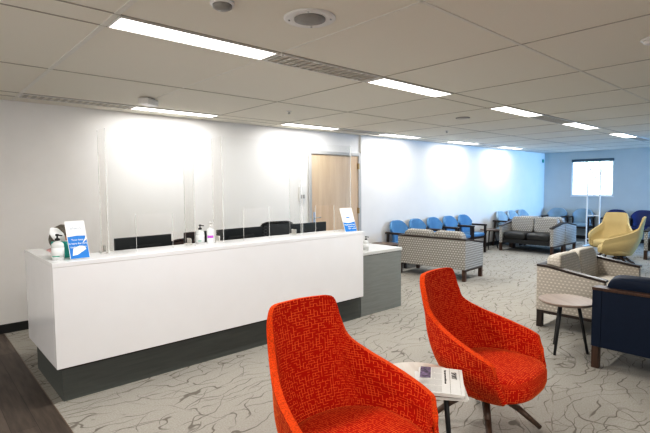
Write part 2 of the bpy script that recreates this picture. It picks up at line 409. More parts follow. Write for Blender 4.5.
for k, lab in ((0, 'long bright ceiling strip light above the front of the white desk, largest in the photo'),
               (2, 'bright ceiling strip light just beyond the big slatted vent'),
               (4, 'bright ceiling strip light before the second vent of the nearer row'),
               (6, 'bright ceiling strip light just past the second vent of the nearer row'),
               (8, 'small far ceiling strip light above the window end of the nearer row')):
    ceiling_light(k, *S1, lab)
for k, lab in ((1, 'ceiling strip light close to the wall behind the desk, under the white sensor box'),
               (3, 'ceiling strip light close to the wall above the wooden door'),
               (5, 'ceiling strip light by the long wall just past the wooden door'),
               (7, 'ceiling strip light by the long wall above the blue chair row'),
               (9, 'last ceiling strip light by the long wall near the far corner')):
    ceiling_light(k, *S2, lab)
for k, lab in ((1, 'big slatted ceiling vent between the two largest strip lights'),
               (5, 'slatted ceiling vent halfway down the room between two strip lights'),
               (9, 'farthest slatted ceiling vent of the nearer row, by the window wall')):
    ceiling_vent(k, *S1, lab)
for k, lab in ((0, 'slatted ceiling vent in the wall-side row above the left end of the desk'),
               (4, 'slatted ceiling vent in the wall-side row just past the wooden door'),
               (8, 'slatted ceiling vent in the wall-side row near the far corner')):
    ceiling_vent(k, *S2, lab)
def speaker(loc, label, r=.152):
    t = thing('ceiling_speaker', label, 'ceiling speaker', loc)
    obj('rim', lathe([(r*.62, -.006), (r*.95, -.010), (r, -.004), (r, 0)], 40), M['lampframe'], t, smooth=True)
    obj('grille', lathe([(r*.60, -.004), (r*.60, -.0125), (r*.3, -.014), (0, -.014)], 36), M['greyplastic'], t, smooth=True)
    for q in range(4):
        a = R(45+90*q); obj('screw', lathe([(.006, -.014), (.005, -.009)], 8, None, (r*.8*math.cos(a), r*.8*math.sin(a), 0)), M['steel'], t)
    return t
speaker((1.80, 2.10, H), 'round white ceiling speaker with grey grille above the orange chairs')
t = thing('ceiling_speaker_grille', 'small dark round ceiling speaker farther down the room, past the second strip light', 'ceiling speaker', (6.05, 3.67, H))
obj('rim', lathe([(.10, 0), (.10, -.008), (.085, -.01)], 30), M['greyplastic'], t, smooth=True)
obj('grille', lathe([(.084, -.004), (.084, -.012), (0, -.013)], 30), M['ventslat'], t, smooth=True)
t = thing('smoke_detector', 'round white smoke detector at the top edge of the photo', 'smoke detector', (1.30, 2.23, H))
obj('base', lathe([(.065, 0), (.065, -.012), (.06, -.016)], 30), M['plastic'], t, smooth=True)
obj('cap', lathe([(.052, -.014), (.05, -.03), (.035, -.038), (0, -.04)], 30), M['greyplastic'], t, smooth=True)
t = thing('smoke_detector', 'round smoke detector at the right edge of the ceiling', 'smoke detector', (3.78, .87, H))
obj('base', lathe([(.065, 0), (.065, -.012), (.06, -.016)], 30), M['plastic'], t, smooth=True)
obj('cap', lathe([(.052, -.014), (.05, -.03), (.035, -.038), (0, -.04)], 30), M['plastic'], t, smooth=True)
t = thing('motion_sensor', 'white box sensor on the ceiling over the left half of the desk', 'sensor', (2.04, 5.12, H), 38)
obj('body', boxes((-.11, .11, -.06, .06, -.075, -.006)), M['plastic'], t, bevel=.012)
obj('mount_plate', boxes((-.07, .07, -.035, .035, -.007, 0)), M['black'], t)
t0 = thing('sprinkler_head', 'tiny ceiling sprinkler above the desk end', 'sprinkler', (3.76, 4.82, H), 0, 'ceiling sprinkler heads')
obj('escutcheon', lathe([(.035, 0), (.033, -.006), (.012, -.01)], 18), M['plastic'], t0, smooth=True)
obj('deflector', lathe([(.008, -.008), (.008, -.028), (.02, -.03), (.02, -.033), (0, -.034)], 14), M['steel'], t0, smooth=True)
dup(t0, (7.27, 4.73, H), 0, 'tiny ceiling sprinkler above the back-turned grey loveseat')
t = thing('wall_sensor', 'small round device high on the long wall by the far corner', 'sensor', (14.8, YP, 2.36))
obj('body', boxes((-.04, .04, -.03, 0, -.05, .05)), M['green'], t, bevel=.008)

# ------------------------------------------------------------------ door and reader
d = thing('door_1', 'light maple office door in grey metal frame behind the desk', 'door', (0, YW, 0)); d['kind'] = 'structure'
obj('door_frame', boxes((5.235, 5.297, -.045, .0, 0, 2.25), (6.49, 6.552, -.045, .0, 0, 2.25), (5.297, 6.49, -.045, .0, 2.195, 2.25)), M['doorframe'], d, bevel=.004)
obj('door_leaf', boxes((5.300, 6.487, -.022, -.001, .008, 2.192)), M['doorwood'], d)
h = obj('handle_plate', boxes((5.335, 5.385, -.03, -.021, .98, 1.17)), M['steel'], d, bevel=.003)
hb = BM(); bar(hb, (5.36, -.03, 1.07), (5.36, -.075, 1.07), .011); bar(hb, (5.355, -.07, 1.07), (5.48, -.07, 1.07), .010, .008)
obj('handle', hb, M['steel'], d, smooth=True)
for z in (.25, 1.15, 2.0): obj('hinge', boxes((6.470, 6.500, -.052, -.02, z-.055, z+.055)), M['brass'], d)
t = thing('wall_mounted_card_reader', 'small white card reader with grey screen beside the wooden door', 'card reader', (5.095, YW, 1.5))
obj('body', boxes((-.07, .07, -.03, 0, -.13, .12)), M['plastic'], t, bevel=.006)
obj('screen', boxes((-.045, .045, -.034, -.029, -.085, -.02)), M['greyplastic'], t)

# ------------------------------------------------------------------ window
w = thing('window_1', 'bright window in the far wall with a rolled dark shade', 'window', (XF, 0, 0)); w['kind'] = 'structure'
f = .035
obj('window_frame', boxes((.02, .1, WY0, WY0+f, WZ0, WZ1), (.02, .1, WY1-f, WY1, WZ0, WZ1), (.02, .1, WY0+f, WY1-f, WZ0, WZ0+f), (.02, .1, WY0+f, WY1-f, WZ1-f, WZ1)), M['whitemetal'], w)
obj('pane', boxes((.055, .063, WY0+f, WY1-f, WZ0+f, WZ1-f)), M['glass'], w)
obj('roller_shade', boxes((-.02, .018, WY0+.005, WY1-.005, WZ1-.085, WZ1-.003)), M['roller'], w)
obj('window_sill', boxes((-.03, .02, WY0-.01, WY1+.01, WZ0-.025, WZ0)), M['whitemetal'], w)
# daylight opening in the right wall (outside the frame)
w = thing('window_2', 'long window in the right wall', 'window', (0, YR, 0)); w['kind'] = 'structure'
bm = BM()
for i in range(5):
    x = 12.1+i*(XF-12.1)/4; box(bm, x-.03, x+.03, -.1, -.02, .5, 2.35)
box(bm, 12.1, XF, -.1, -.02, .5, .55); box(bm, 12.1, XF, -.1, -.02, 2.3, 2.35)
obj('window_frame', bm, M['whitemetal'], w)
# outside: pale building wall and a tree seen blown-out through the glass
t = thing('garden_tree', 'leafy tree outside the far window', 'tree', (21.0, 6.6, -.4))
tb = BM(); bar(tb, (0, 0, 0), (.1, .1, 2.6), .05, .03); bar(tb, (.1, .1, 2.2), (.9, -.6, 3.4), .045, .015); bar(tb, (.1, .1, 2.4), (-.5, .5, 3.5), .04, .015); bar(tb, (.5, -.25, 2.9), (.6, -1.2, 3.2), .025, .01)
obj('trunk', tb, M['bark'], t, smooth=True)
lb = BM()
for i in range(420):
    c = random.choice(((.9, -.6, 3.3), (.6, -1.1, 3.1), (-.4, .4, 3.4), (.1, .1, 3.0)))
    p = Vector(c)+Vector((random.gauss(0, .32), random.gauss(0, .38), random.gauss(0, .16)))
    q = Matrix.Translation(p) @ Matrix.Rotation(random.random()*6, 4, 'Z') @ Matrix.Rotation(random.random()*2, 4, 'X')
    vs = [lb.verts.new(q @ Vector(v)) for v in ((0, -.07, 0), (.03, 0, .01), (0, .07, 0), (-.03, 0, .01))]; lb.faces.new(vs)
obj('foliage', lb, M['leaf'], t, recalc=False)
struct('ground_outside', boxes((XF+.2, 40, -20, 30, -.5, -.42)), M['concrete'])

# ------------------------------------------------------------------ reception desk
DX0, DX1, DY0, DY1, DH = .765, 4.045, 3.772, 4.80, 1.08
d = thing('reception_desk', 'long white reception desk with dark grey toe kick on carpet', 'reception desk', (0, 0, 0))
obj('front_panel', boxes((DX0, DX1, DY0, DY0+.05, .29, DH-.035)), M['white'], d, bevel=.003)
obj('side_panel', boxes((DX0, DX0+.05, DY0+.0505, DY1, .29, DH-.035)), M['white'], d, bevel=.003)
obj('countertop', prism([(DX0-.002, DY0-.002), (DX1+.002, DY0-.002), (DX1+.002, 4.16), (DX0+.13, 4.16), (DX0+.13, DY1), (DX0-.002, DY1)], DH-.0345, DH, 'z'), M['white'], d, bevel=.003)
obj('toe_kick', boxes((DX0+.055, 4.10, 3.872, 3.90, 0, .286), (DX0+.055, DX0+.08, 3.9, DY1-.02, 0, .286)), M['toekick'], d)
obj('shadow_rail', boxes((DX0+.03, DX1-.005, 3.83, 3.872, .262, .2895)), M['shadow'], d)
obj('inner_worktop', boxes((DX0+.05, 4.08, 3.90, 4.72, .70, .74)), M['worktop'], d, bevel=.003)
obj('modesty_panel', boxes((DX0+.08, 4.08, 4.66, 4.69, .286, .70), (2.4, 2.44, 3.9, 4.66, .286, .70)), M['grey'], d)
c = thing('low_cabinet', 'low grey cabinet with pale top at the right end of the white desk', 'cabinet', (0, 0, 0))
obj('body', boxes((4.115, 4.90, 3.878, 4.70, 0, .757)), M['grey'], c, bevel=.002)
obj('worktop', boxes((4.108, 4.912, 3.870, 4.715, .76, .80)), M['worktop'], c, bevel=.003)
obj('shadow_gap', boxes((4.12, 4.895, 3.882, 4.695, .755, .762)), M['shadow'], c)

# acrylic sneeze guards
def sneeze_guard(x0, x1, label, left=True, right=True, cut=None, sh=.2):
    y = 3.955; z0, z1, th = DH, 2.10, .006
    t = thing('sneeze_guard', label, 'acrylic screen', (x0, y, z0), 0, 'clear acrylic screens on the white desk')
    W, Hh = x1-x0, z1-z0
    c0, c1, ch = cut
    bm = BM()
    # upright sheet with a document opening cut from the bottom edge
    pts = [(0, 0), (c0-x0, 0), (c0-x0, ch), (c1-x0, ch), (c1-x0, 0), (W, 0), (W, Hh), (0, Hh)]
    prism(pts, 0, th, 'y', bm)
    obj('front_panel', bm, M['acrylic'], t)
    e = .004
    for a, b2, hh in ((-e, .001, Hh), (W-.001, W+e, Hh), (c0-x0-.0012, c0-x0+.0012, ch), (c1-x0-.0012, c1-x0+.0012, ch)):
        obj('panel_edge', boxes((a, b2, -.001, th+.001, 0, hh)), M['aedge'], t)
    for on, xx in ((left, 0), (right, W)):
        if not on: continue
        obj('side_panel', boxes((xx-th/2, xx+th/2, th+.002, sh, 0, Hh)), M['acrylic2'], t)
        obj('side_edge', boxes((xx-.0028, xx+.0028, sh, sh+.004, 0, Hh)), M['aedge'], t)
        obj('foot', boxes((xx-.03, xx+.03, sh-.10, sh-.02, 0, .012), (xx+th/2, xx+th/2+.012, sh-.10, sh-.02, .012, .06)), M['plastic'], t, bevel=.003)
    return t
sneeze_guard(1.215, 1.97, 'clear acrylic screen at the left end of the desk, before the computer monitor', cut=(1.437, 1.757, .315))
sneeze_guard(2.27, 3.235, 'clear acrylic screen in the middle of the desk, right of the two pump bottles', cut=(2.496, 2.809, .325))
sneeze_guard(3.262, 4.02, 'clear acrylic screen at the right end of the desk, before the wooden door', left=False, right=False, cut=(3.452, 3.74, .32))

# ------------------------------------------------------------------ small things on the desk
def pump_bottle(name, loc, label, r, h, body, pump, band=None, lab=True, shoulder=.6, cat='bottle'):
    t = thing(name, label, cat, loc, -40)
    prof = [(r*.94, 0), (r, .006), (r, h*.66), (r*.93, h*.74), (r*.6, h*.82), (r*.36, h*.85), (r*.36, h*.9)]
    obj('bottle_body', lathe(prof, 28), body, t, smooth=True)
    p = lathe([(r*.42, h*.885), (r*.42, h*.97), (r*.22, h*.99), (r*.14, h), (r*.14, h*1.1), (r*.3, h*1.105), (r*.3, h*1.17), (r*.1, h*1.19)], 18)
    bar(p, (0, 0, h*1.14), (r*1.0, -r*.3, h*1.115), r*.13, r*.10, 8)
    obj('pump', p, pump, t, smooth=True)
    if lab:
        obj('label', lathe([(r*1.012, h*.12), (r*1.012, h*.56)], 28), M['labelw'], t, smooth=True)
    if band:
        m, z0, z1, w = band
        bm = BM(); n = 10; A, B = [], []
        for i in range(n+1):
            a = R(-90+40-35)+w*(i/n-.5)
            A.append(bm.verts.new((r*1.02*math.cos(a), r*1.02*math.sin(a), h*z0))); B.append(bm.verts.new((r*1.02*math.cos(a), r*1.02*math.sin(a), h*z1)))
        for i in range(n): bm.faces.new((A[i], A[i+1], B[i+1], B[i]))
        obj('label_print', bm, m, t)
    return t
pump_bottle('hand_sanitizer', (.842, 3.945, DH), 'clear hand sanitizer bottle with black pump in front of teal box', .043, .165, M['bottle'], M['black'], (M['green'], .16, .2, 1.3))
pump_bottle('soap_bottle', (2.085, 4.08, DH), 'white pump bottle with black top left of purple-labelled bottle', .040, .155, M['bottle'], M['black'], (M['green'], .17, .22, .8))
pump_bottle('lotion_bottle', (2.180, 4.05, DH), 'all-white pump bottle with a purple label', .037, .175, M['labelw'], M['plastic'], (M['purple'], .30, .44, 1.7), lab=False)
pump_bottle('hand_sanitizer', (4.36, 4.02, .80), 'hand sanitizer with black pump on the low grey cabinet', .036, .15, M['bottle'], M['black'])
t = thing('tissue_box', 'teal tissue box with a white tissue standing up, behind the hand sanitizer', 'tissue box', (.925, 4.07, DH), 12)
obj('carton', boxes((-.085, .085, -.055, .055, 0, .125)), M['teal'], t, bevel=.003)
obj('top_slot', lathe([(.03, .1252), (.03, .1262)], 20), M['paper'], t)
tb = BM(); g = []
for j in range(9):
    v = j/8; row = []
    for i in range(11):
        u = 2*i/10-1
        hw = .030+.020*min(1, v*2.2); x = hw*u*(1-.35*max(0, v-.8)/.2*abs(u))
        row.append(tb.verts.new((x-.030-.045*v, .012*math.sin(u*3+v*2)+.02*v, .110+.125*v-.018*u*u*v)))
    g.append(row)
for j in range(8):
    for i in range(10): tb.faces.new((g[j][i], g[j][i+1], g[j+1][i+1], g[j+1][i]))
o = obj('tissue', tb, M['mask'], t, smooth=True, recalc=False); sm = o.modifiers.new('s', 'SOLIDIFY'); sm.thickness = .002

def desk_sign(name, loc, rz, w, h, tilt, label, kind, lean=0):
    """leaning printed card in a clear stand"""
    t = thing(name, label, 'sign', loc, rz)
    K = Matrix.Rotation(R(-tilt), 4, 'X')       # lean back
    Fm = K @ Matrix.Rotation(R(90), 4, 'X')    # card plane: x right, y up, z towards viewer
    obj('card', move(boxes((-w/2, w/2, -.002, .002, .004, h)), K), M['paper'], t)
    st = BM(); box(st, -w/2+.01, w/2-.01, 0, .075, 0, .004); bar(st, K @ Vector((0, .004, h*.35)), (0, .070, .004), .006, .006, 4)
    obj('stand', st, M['acrylic2'], t)
    def pr(nm, bm, m, dz=.0024): return obj(nm, move(bm, Fm @ TR(0, 0, dz)), m, t)
    bh = h*(.60 if kind == 'a' else .42)
    b = BM()
    if kind == 'a':
        vs = [(-w/2+.003, .006), (w/2-.003, .006), (w/2-.003, bh*.62), (w/2-.003, bh*1.0), (0, bh*1.02), (-w/2+.003, bh*.98), (-w/2+.003, bh*.5)]
    else:
        n = 10; vs = [(-w/2+.003, .006), (w/2-.003, .006)]+[(w/2-.003-(w-.006)*i/n, bh*(1-.10*math.sin(math.pi*i/n))) for i in range(n+1)]
    b.faces.new([b.verts.new((x, y, 0)) for x, y in vs]); pr('print_panel', b, M['blueprint'])
    if kind == 'a':
        sw = BM(); sw.faces.new([sw.verts.new((x, y, 0)) for x, y in ((-w*.36, .03), (-w*.10, .035), (w*.38, .075), (w*.30, .10), (w*.05, .105), (-w*.28, .085))]); pr('print_swoosh', sw, M['paper'], .0028)
        e2 = BM(); e2.faces.new([e2.verts.new((x, y, 0)) for x, y in ((w*.2, .118), (w*.49, .155), (w*.49, .2), (w*.40, .16))]); pr('print_swoosh', e2, M['paper'], .0028)
        pr('logo_text', text_bm('elwin', w*.27, TR(0, h*.77, 0), align='CENTER'), M['greyprint'])
        txt = merge(*[text_bm(s, w*.155, TR(0, bh*y, 0), align='CENTER') for s, y in (('Your best', .80), ('is here for you', .64), ('today and on', .49))])
        pr('lettering', txt, M['paper'], .003)
    else:
        rg = BM(); n = 32
        for i in range(n):
            a0, a1 = 2*math.pi*i/n, 2*math.pi*(i+1)/n
            if i % 4 == 3: continue
            r0, r1 = w*.27, w*.30
            rg.faces.new([rg.verts.new((r*math.cos(a), h*.72+r*math.sin(a), 0)) for r, a in ((r0, a0), (r1, a0), (r1, a1), (r0, a1))])
        pr('emblem_ring', rg, M['greyprint'])
        pr('emblem_text', text_bm('ELWIN', w*.12, TR(0, h*.73, 0), align='CENTER'), M['greyprint'])
        bd = BM(); bd.faces.new([bd.verts.new((x, y, 0)) for x, y in ((-w*.17, h*.60), (0, h*.575), (w*.17, h*.60), (w*.17, h*.625), (-w*.17, h*.625))]); pr('emblem_band', bd, M['blueprint'], .0028)
        txt = merge(*[text_bm(s, w*.13, TR(w*.45, bh*y, 0), align='RIGHT') for s, y in (('Please keep your', .66), ('distance and', .46), ('wear a mask', .26))])
        pr('lettering', txt, M['paper'], .003)
    return t
desk_sign('printed_sign', (.975, 3.86, DH), 4, .140, .305, 21, 'leaning white and blue printed sign beside the teal box on the desk', 'a')
desk_sign('printed_sign', (3.905, 3.835, DH), 2, .205, .295, 19, 'small white and blue printed sign at the right end of the desk', 'b')

# monitors, seen from behind
def monitor(loc, rz, w, label, proto=None):
    t = thing('computer_monitor', label, 'monitor', loc, rz, 'monitors on the staff side of the desk')
    h = .33; z0 = .085
    obj('housing', boxes((-w/2, w/2, -.03, -.001, z0, z0+h)), M['screen'], t, bevel=.006)
    obj('screen', boxes((-w/2+.012, w/2-.012, -.001, .001, z0+.012, z0+h-.012)), M['black'], t)
    obj('back_bulge', boxes((-w*.28, w*.28, -.055, -.0295, z0+.06, z0+h-.08)), M['screen'], t, bevel=.012)
    obj('vent_slot', boxes((-.10, .10, -.057, -.054, z0+.19, z0+.235)), M['black'], t)
    obj('stand', boxes((-.035, .035, -.075, -.055, .01, z0+.19)), M['screen'], t, bevel=.004)
    obj('foot', boxes((-.12, .12, -.13, .09, 0, .012)), M['screen'], t, bevel=.003)
    return t
monitor((1.69, 4.48, .74), 4, .56, 'black computer monitor seen from behind, leftmost, past the first acrylic screen')
monitor((2.27, 4.52, .74), 0, .30, 'small black monitor between the lotion bottle and the middle screen')
monitor((2.78, 4.50, .745), 2, .60, 'black monitor behind the middle acrylic screen')
monitor((3.79, 4.50, .745), -2, .57, 'black monitor at the right end of the desk near the door')

def office_chair(loc, rz, label, backmat, top=1.17, stool=False):
    t = thing('office_chair', label, 'office chair', loc, rz)
    sw = .36 if stool else .50
    obj('seat', move(cushion(sw, sw*.96, .09), TR(0, 0, .47)), backmat if backmat is not M['mesh'] else M['black'], t, smooth=True)
    if stool:
        obj('gas_lift', lathe([(.15, .06), (.15, .075), (.04, .10), (.03, .28), (.02, .28), (.02, .43)], 20), M['black'], t, smooth=True)
        return t
    n, m = 10, 8
    bm = BM(); g = []
    for j in range(m+1):
        row = []
        for i in range(n+1):
            u = 2*i/n-1; v = j/m
            x = .23*u*(1-.10*(v**4)); yy = .24+.04*v-.06*u*u+.0*v; z = .55+(top-.55)*v - .03*(abs(u)**4)*(v**2)
            row.append(bm.verts.new((x, yy, z)))
        g.append(row)
    for j in range(m):
        for i in range(n): bm.faces.new((g[j][i], g[j][i+1], g[j+1][i+1], g[j+1][i]))
    b = obj('backrest', bm, backmat, t, smooth=True, recalc=False)
    s = b.modifiers.new('sol', 'SOLIDIFY'); s.thickness = .03; s.offset = 1
    fr = BM()
    for a, c in zip(g_edge(top), g_edge(top)[1:]): bar(fr, a, c, .016, .016, 8)
    obj('back_frame', fr, M['black'], t, smooth=True)
    sp = BM(); bar(sp, (0, .2, .45), (0, .30, .62), .025)
    obj('back_support', sp, M['black'], t)
    obj('gas_lift', lathe([(.03, .09), (.03, .28), (.02, .28), (.02, .43)], 14), M['black'], t, smooth=True)
    for k in range(5):
        a = R(90+72*k); lg = BM(); bar(lg, (0, 0, .10), (.28*math.cos(a), .28*math.sin(a), .065), .024, .016)
        L_ = obj('leg', lg, M['black'], t, smooth=True)
        cs = BM(); bar(cs, (.28*math.cos(a)-.02*math.sin(a), .28*math.sin(a)+.02*math.cos(a), .028), (.28*math.cos(a)+.02*math.sin(a), .28*math.sin(a)-.02*math.cos(a), .028), .028, .028, 14)
        obj('caster', cs, M['black'], L_, smooth=True)
    return t
def g_edge(top):
    pts = []
    for i in range(11):
        v = i/10; pts.append((-.235*(1-.1*v**4), .18+.04*v, .56+(top-.56)*v-.03*v*v))
    for i in range(1, 10):
        u = 2*i/10-1; pts.append((.212*u, .28-.06*u*u, top-.03*u**4))
    for i in range(10, -1, -1):
        v = i/10; pts.append((.235*(1-.1*v**4), .18+.04*v, .56+(top-.56)*v-.03*v*v))
    return pts
office_chair((3.66, 5.12, 0), 166, 'mesh-backed office chair between the monitors behind the desk', M['mesh'], 1.16)
office_chair((2.42, 5.22, 0), 178, 'dark brown office chair behind the desk, left of the pump bottles', M['brownleather'], 1.03)

# ------------------------------------------------------------------ person behind the desk
def skin_mesh(chains, sub=2):
    """chains: list of lists of (point, radius); chain starts that repeat an existing point weld to it"""
    bm = BM(); ly = bm.verts.layers.skin.verify(); seen = {}
    for ci, ch in enumerate(chains):
        prev = None
        for p, r in ch:
            key = tuple(round(c, 4) for c in p)
            if key in seen: v = seen[key]
            else:
                v = bm.verts.new(p); v[ly].radius = (r, r) if not isinstance(r, tuple) else r; seen[key] = v
                if len(seen) == 1: v[ly].use_root = True
            if prev is not None and prev is not v and bm.edges.get((prev, v)) is None: bm.edges.new((prev, v))
            prev = v
    me = bpy.data.meshes.new('skin'); bm.to_mesh(me); bm.free()
    o = bpy.data.objects.new('skin', me); C.objects.link(o)
    o.modifiers.new('s', 'SKIN').use_smooth_shade = True
    s = o.modifiers.new('u', 'SUBSURF'); s.levels = sub
    dg = bpy.context.evaluated_depsgraph_get()
    out = bpy.data.meshes.new_from_object(o.evaluated_get(dg))
    b2 = BM(); b2.from_mesh(out)
    bpy.data.objects.remove(o); bpy.data.meshes.remove(out); bpy.data.meshes.remove(me)
    return b2
def head_bm():
    """head looking along -y, centre at origin, about 23 cm tall"""
    bm = BM(); bmesh.ops.create_uvsphere(bm, u_segments=40, v_segments=28, radius=1)
    for v in bm.verts:
        x, y, z = v.co
        X, Y, Z = x*.076, y*.097, z*.118
        if z < 0:
            k = 1-.30*(-z)**1.5; X *= k; Y = Y*(1-.12*(-z)) - .014*(-z)
        if y < 0:
            Y *= .94
            def g(cx, cz, s): return math.exp(-(((X-cx)/s)**2+((Z-cz)/s)**2))
            Y += .010*g(.031, .008, .016)+.010*g(-.031, .008, .016)      # eye sockets
            Y -= .006*math.exp(-((X/.05)**2+((Z-.03)/.012)**2))           # brow
            n = max(0, 1-abs(Z+.015)/.035); Y -= .024*n*math.exp(-(X/.011)**2)*(1.25 if Z < -.015 else .8)  # nose
            Y -= .007*math.exp(-((X/.024)**2+((Z+.062)/.008)**2)); Y += .004*math.exp(-((X/.026)**2+((Z+.062)/.002)**2))  # lips
            Y -= .010*math.exp(-((X/.02)**2+((Z+.095)/.014)**2))          # chin
        v.co = (X, Y, Z)
    for s in (-1, 1):
        e = cushion(.018, .038, .062, 8, 2.4); move(e, TR(s*.080, .012, -.004) @ Matrix.Rotation(R(s*22), 4, 'Z') @ Matrix.Rotation(R(-12), 4, 'X'))
        me = bpy.data.meshes.new('e'); e.to_mesh(me); e.free(); bm.from_mesh(me); bpy.data.meshes.remove(me)
    return bm
def person():
    t = thing('person', 'seated person with grey-brown hair and pink top behind the left end of the desk', 'person', (1.06, 5.15, 0), 51)
    # local: facing -y, seated on a chair 0.46 high, leaning forward
    hipc = (0, .05, .56)
    head = Vector((-.115, -.150, 1.140)); neck = (-.045, -.095, 1.045); ches = (0, -.05, .92); bel = (0, .03, .72)
    torso = [(hipc, (.15, .12)), (bel, (.145, .115)), (ches, (.165, .11)), ((-.015, -.07, 1.01), (.11, .085)), (neck, .052), ((-.065, -.12, 1.09), .05)]
    chains = [torso]
    armpts = {}
    for s in (-1, 1):
        sh = (s*.175, -.06, .985); el = (s*.235, -.13, .735); wr = (s*.10, -.325, .60)
        armpts[s] = (sh, el, wr)
        chains.append([((s*.09, -.05, .955), .06), (sh, .056), ((s*.215, -.09, .86), .047), (el, .040), ((s*.17, -.235, .665), .036), (wr, .027), ((s*.082, -.358, .590), (.033, .020)), ((s*.075, -.395, .586), (.033, .016))])
        kn = (s*.12, -.40, .50); an = (s*.13, -.27, .09)
        chains.append([((s*.06, .05, .55), .10), ((s*.10, -.02, .53), .095), ((s*.11, -.22, .52), .078), (kn, .058), ((s*.125, -.345, .32), .05), (an, .036), ((s*.135, -.34, .045), .038), ((s*.14, -.43, .035), .03)])
    parts = [skin_mesh([ch], 1) for ch in chains]
    for s in (-1, 1):
        for i, (dx, ln) in enumerate(((-.024, .066), (-.008, .074), (.008, .07), (.023, .055))):
            b = Vector((s*.075+dx, -.392, .588)); m = b+Vector((-s*.008, -ln*.55, .004)); e = m+Vector((-s*.006, -ln*.45, -.018))
            parts.append(skin_mesh([[(tuple(b), .0095), (tuple(m), .0088), (tuple(e), .0075)]], 1))
        b = Vector((s*.075-s*.030, -.365, .590)); m = b+Vector((-s*.022, -.026, .002)); e = m+Vector((-s*.006, -.028, -.006))
        parts.append(skin_mesh([[(tuple(b), .012), (tuple(m), .010), (tuple(e), .008)]], 1))
    HM = TR(*head) @ Matrix.Rotation(R(6), 4, 'Z') @ Matrix.Rotation(R(20), 4, 'X')
    parts.append(move(head_bm(), HM))
    bm = merge(*parts)
    o = obj('body', bm, M['skin'], t, smooth=True)
    rm = o.modifiers.new('r', 'REMESH'); rm.mode = 'VOXEL'; rm.voxel_size = .0055; rm.use_smooth_shade = True
    # hair: cap over crown, sides and back of the head
    hb = BM(); bmesh.ops.create_uvsphere(hb, u_segments=40, v_segments=28, radius=1)
    dele = []
    for v in hb.verts:
        x, y, z = v.co
        if (y < -.45 and z < .52) or (y < -.05 and z < .10) or z < -.72: dele.append(v)
        k = 1+.035*math.sin(x*9+z*7)*math.cos(y*8)
        v.co = (x*.092*k, y*.112*k+.004, z*.132*k+.004)
    bmesh.ops.delete(hb, geom=dele, context='VERTS')
    h = obj('hair', move(hb, HM), M['hair'], t, smooth=True)
    s = h.modifiers.new('s', 'SOLIDIFY'); s.thickness = .014; s.offset = -1
    # mask over nose and mouth with ear loops
    mk = BM(); g = []
    for j in range(9):
        row = []
        for i in range(13):
            u = 2*i/12-1; v = 2*j/8-1; a = u*1.12
            r = .104+.012*(1-u*u)*(1-v*v)
            row.append(mk.verts.new((.080*math.sin(a)*(1-.14*max(0, -v)), -r*math.cos(a)-.006-.006*(1-abs(v)), -.045+.052*v*(1-.25*u*u))))
        g.append(row)
    for j in range(8):
        for i in range(12): mk.faces.new((g[j][i], g[j][i+1], g[j+1][i+1], g[j+1][i]))
    k = obj('face_mask', move(mk, HM), M['mask'], t, smooth=True, recalc=False)
    s = k.modifiers.new('s', 'SOLIDIFY'); s.thickness = .003
    lp = BM()
    for s_ in (-1, 1):
        for z in (-.02, -.075): bar(lp, HM @ Vector((s_*.073, -.048, z)), HM @ Vector((s_*.088, .02, -.01)), .002, .002, 6)
    obj('ear_loop', lp, M['mask'], k)
    for s_ in (-1, 1):
        e = BM(); bmesh.ops.create_uvsphere(e, u_segments=14, v_segments=10, radius=.0115); obj('eye', move(e, HM @ TR(s_*.031, -.0735, .008)), M['eye'], t, smooth=True)
    # clothes
    sc = [[(hipc, (.178, .15)), (bel, (.172, .145)), (ches, (.188, .14)), ((0, -.07, .985), (.135, .115)), ((-.02, -.08, 1.02), (.085, .085))]]
    for s_ in (-1, 1):
        sh, el, wr = armpts[s_]
        sc.append([(ches, .17), (sh, .07), ((s_*.215, -.09, .86), .062), (el, .056), ((s_*.19, -.20, .69), .05)])
    obj('blouse', skin_mesh(sc, 2), M['pink'], t, smooth=True)
    tc = [[((0, .05, .53), (.17, .13)), ((0, .05, .60), (.165, .13))]]
    for s_ in (-1, 1):
        tc.append([((0, .05, .53), .15), ((s_*.10, -.02, .535), .118), ((s_*.11, -.22, .52), .098), ((s_*.12, -.40, .50), .07), ((s_*.125, -.345, .32), .06), ((s_*.13, -.275, .12), .052)])
    obj('trousers', skin_mesh(tc, 2), M['trouser'], t, smooth=True)
    for s_ in (-1, 1): obj('shoe', skin_mesh([[((s_*.13, -.245, .05), .047), ((s_*.135, -.34, .045), .045), ((s_*.14, -.435, .036), .034)]], 2), M['black'], t, smooth=True)
person()
office_chair((1.06, 5.15, -.06), 51, 'black office stool under the seated person behind the desk', M['black'], .80, True)

# ------------------------------------------------------------------ lounge chair (orange, mustard)
def sample(ctrl, n):
    """Catmull-Rom through control points"""
    P = [Vector(c) for c in ctrl]; out = []
    m = len(P)-1
    for i in range(n+1):
        t = i/n*m; k = min(int(t), m-1); f = t-k
        p0, p1, p2, p3 = P[max(k-1, 0)], P[k], P[k+1], P[min(k+2, m)]
        out.append(.5*((2*p1)+(-p0+p2)*f+(2*p0-5*p1+4*p2-p3)*f*f+(-p0+3*p1-3*p2+p3)*f**3))
    return out
RIM = [(0, .375, 1.017), (.11, .374, 1.013), (.188, .362, 1.003), (.219, .345, .945), (.233, .318, .865), (.247, .280, .785), (.293, .180, .722), (.343, .04, .668), (.370, -.10, .622), (.377, -.195, .588), (.373, -.226, .560), (.358, -.245, .48), (.328, -.260, .38)]
BASE = [(0, .185, .30), (.06, .182, .30), (.11, .17, .30), (.145, .155, .30), (.17, .13, .30), (.195, .095, .30), (.22, .04, .30), (.238, -.03, .30), (.248, -.10, .302), (.252, -.16, .305), (.254, -.20, .31), (.255, -.225, .315), (.256, -.24, .32)]
def uv_set(bm, fn):
    uv = bm.loops.layers.uv.verify()
    for f in bm.faces:
        for l in f.loops: l[uv].uv = fn(l.vert)
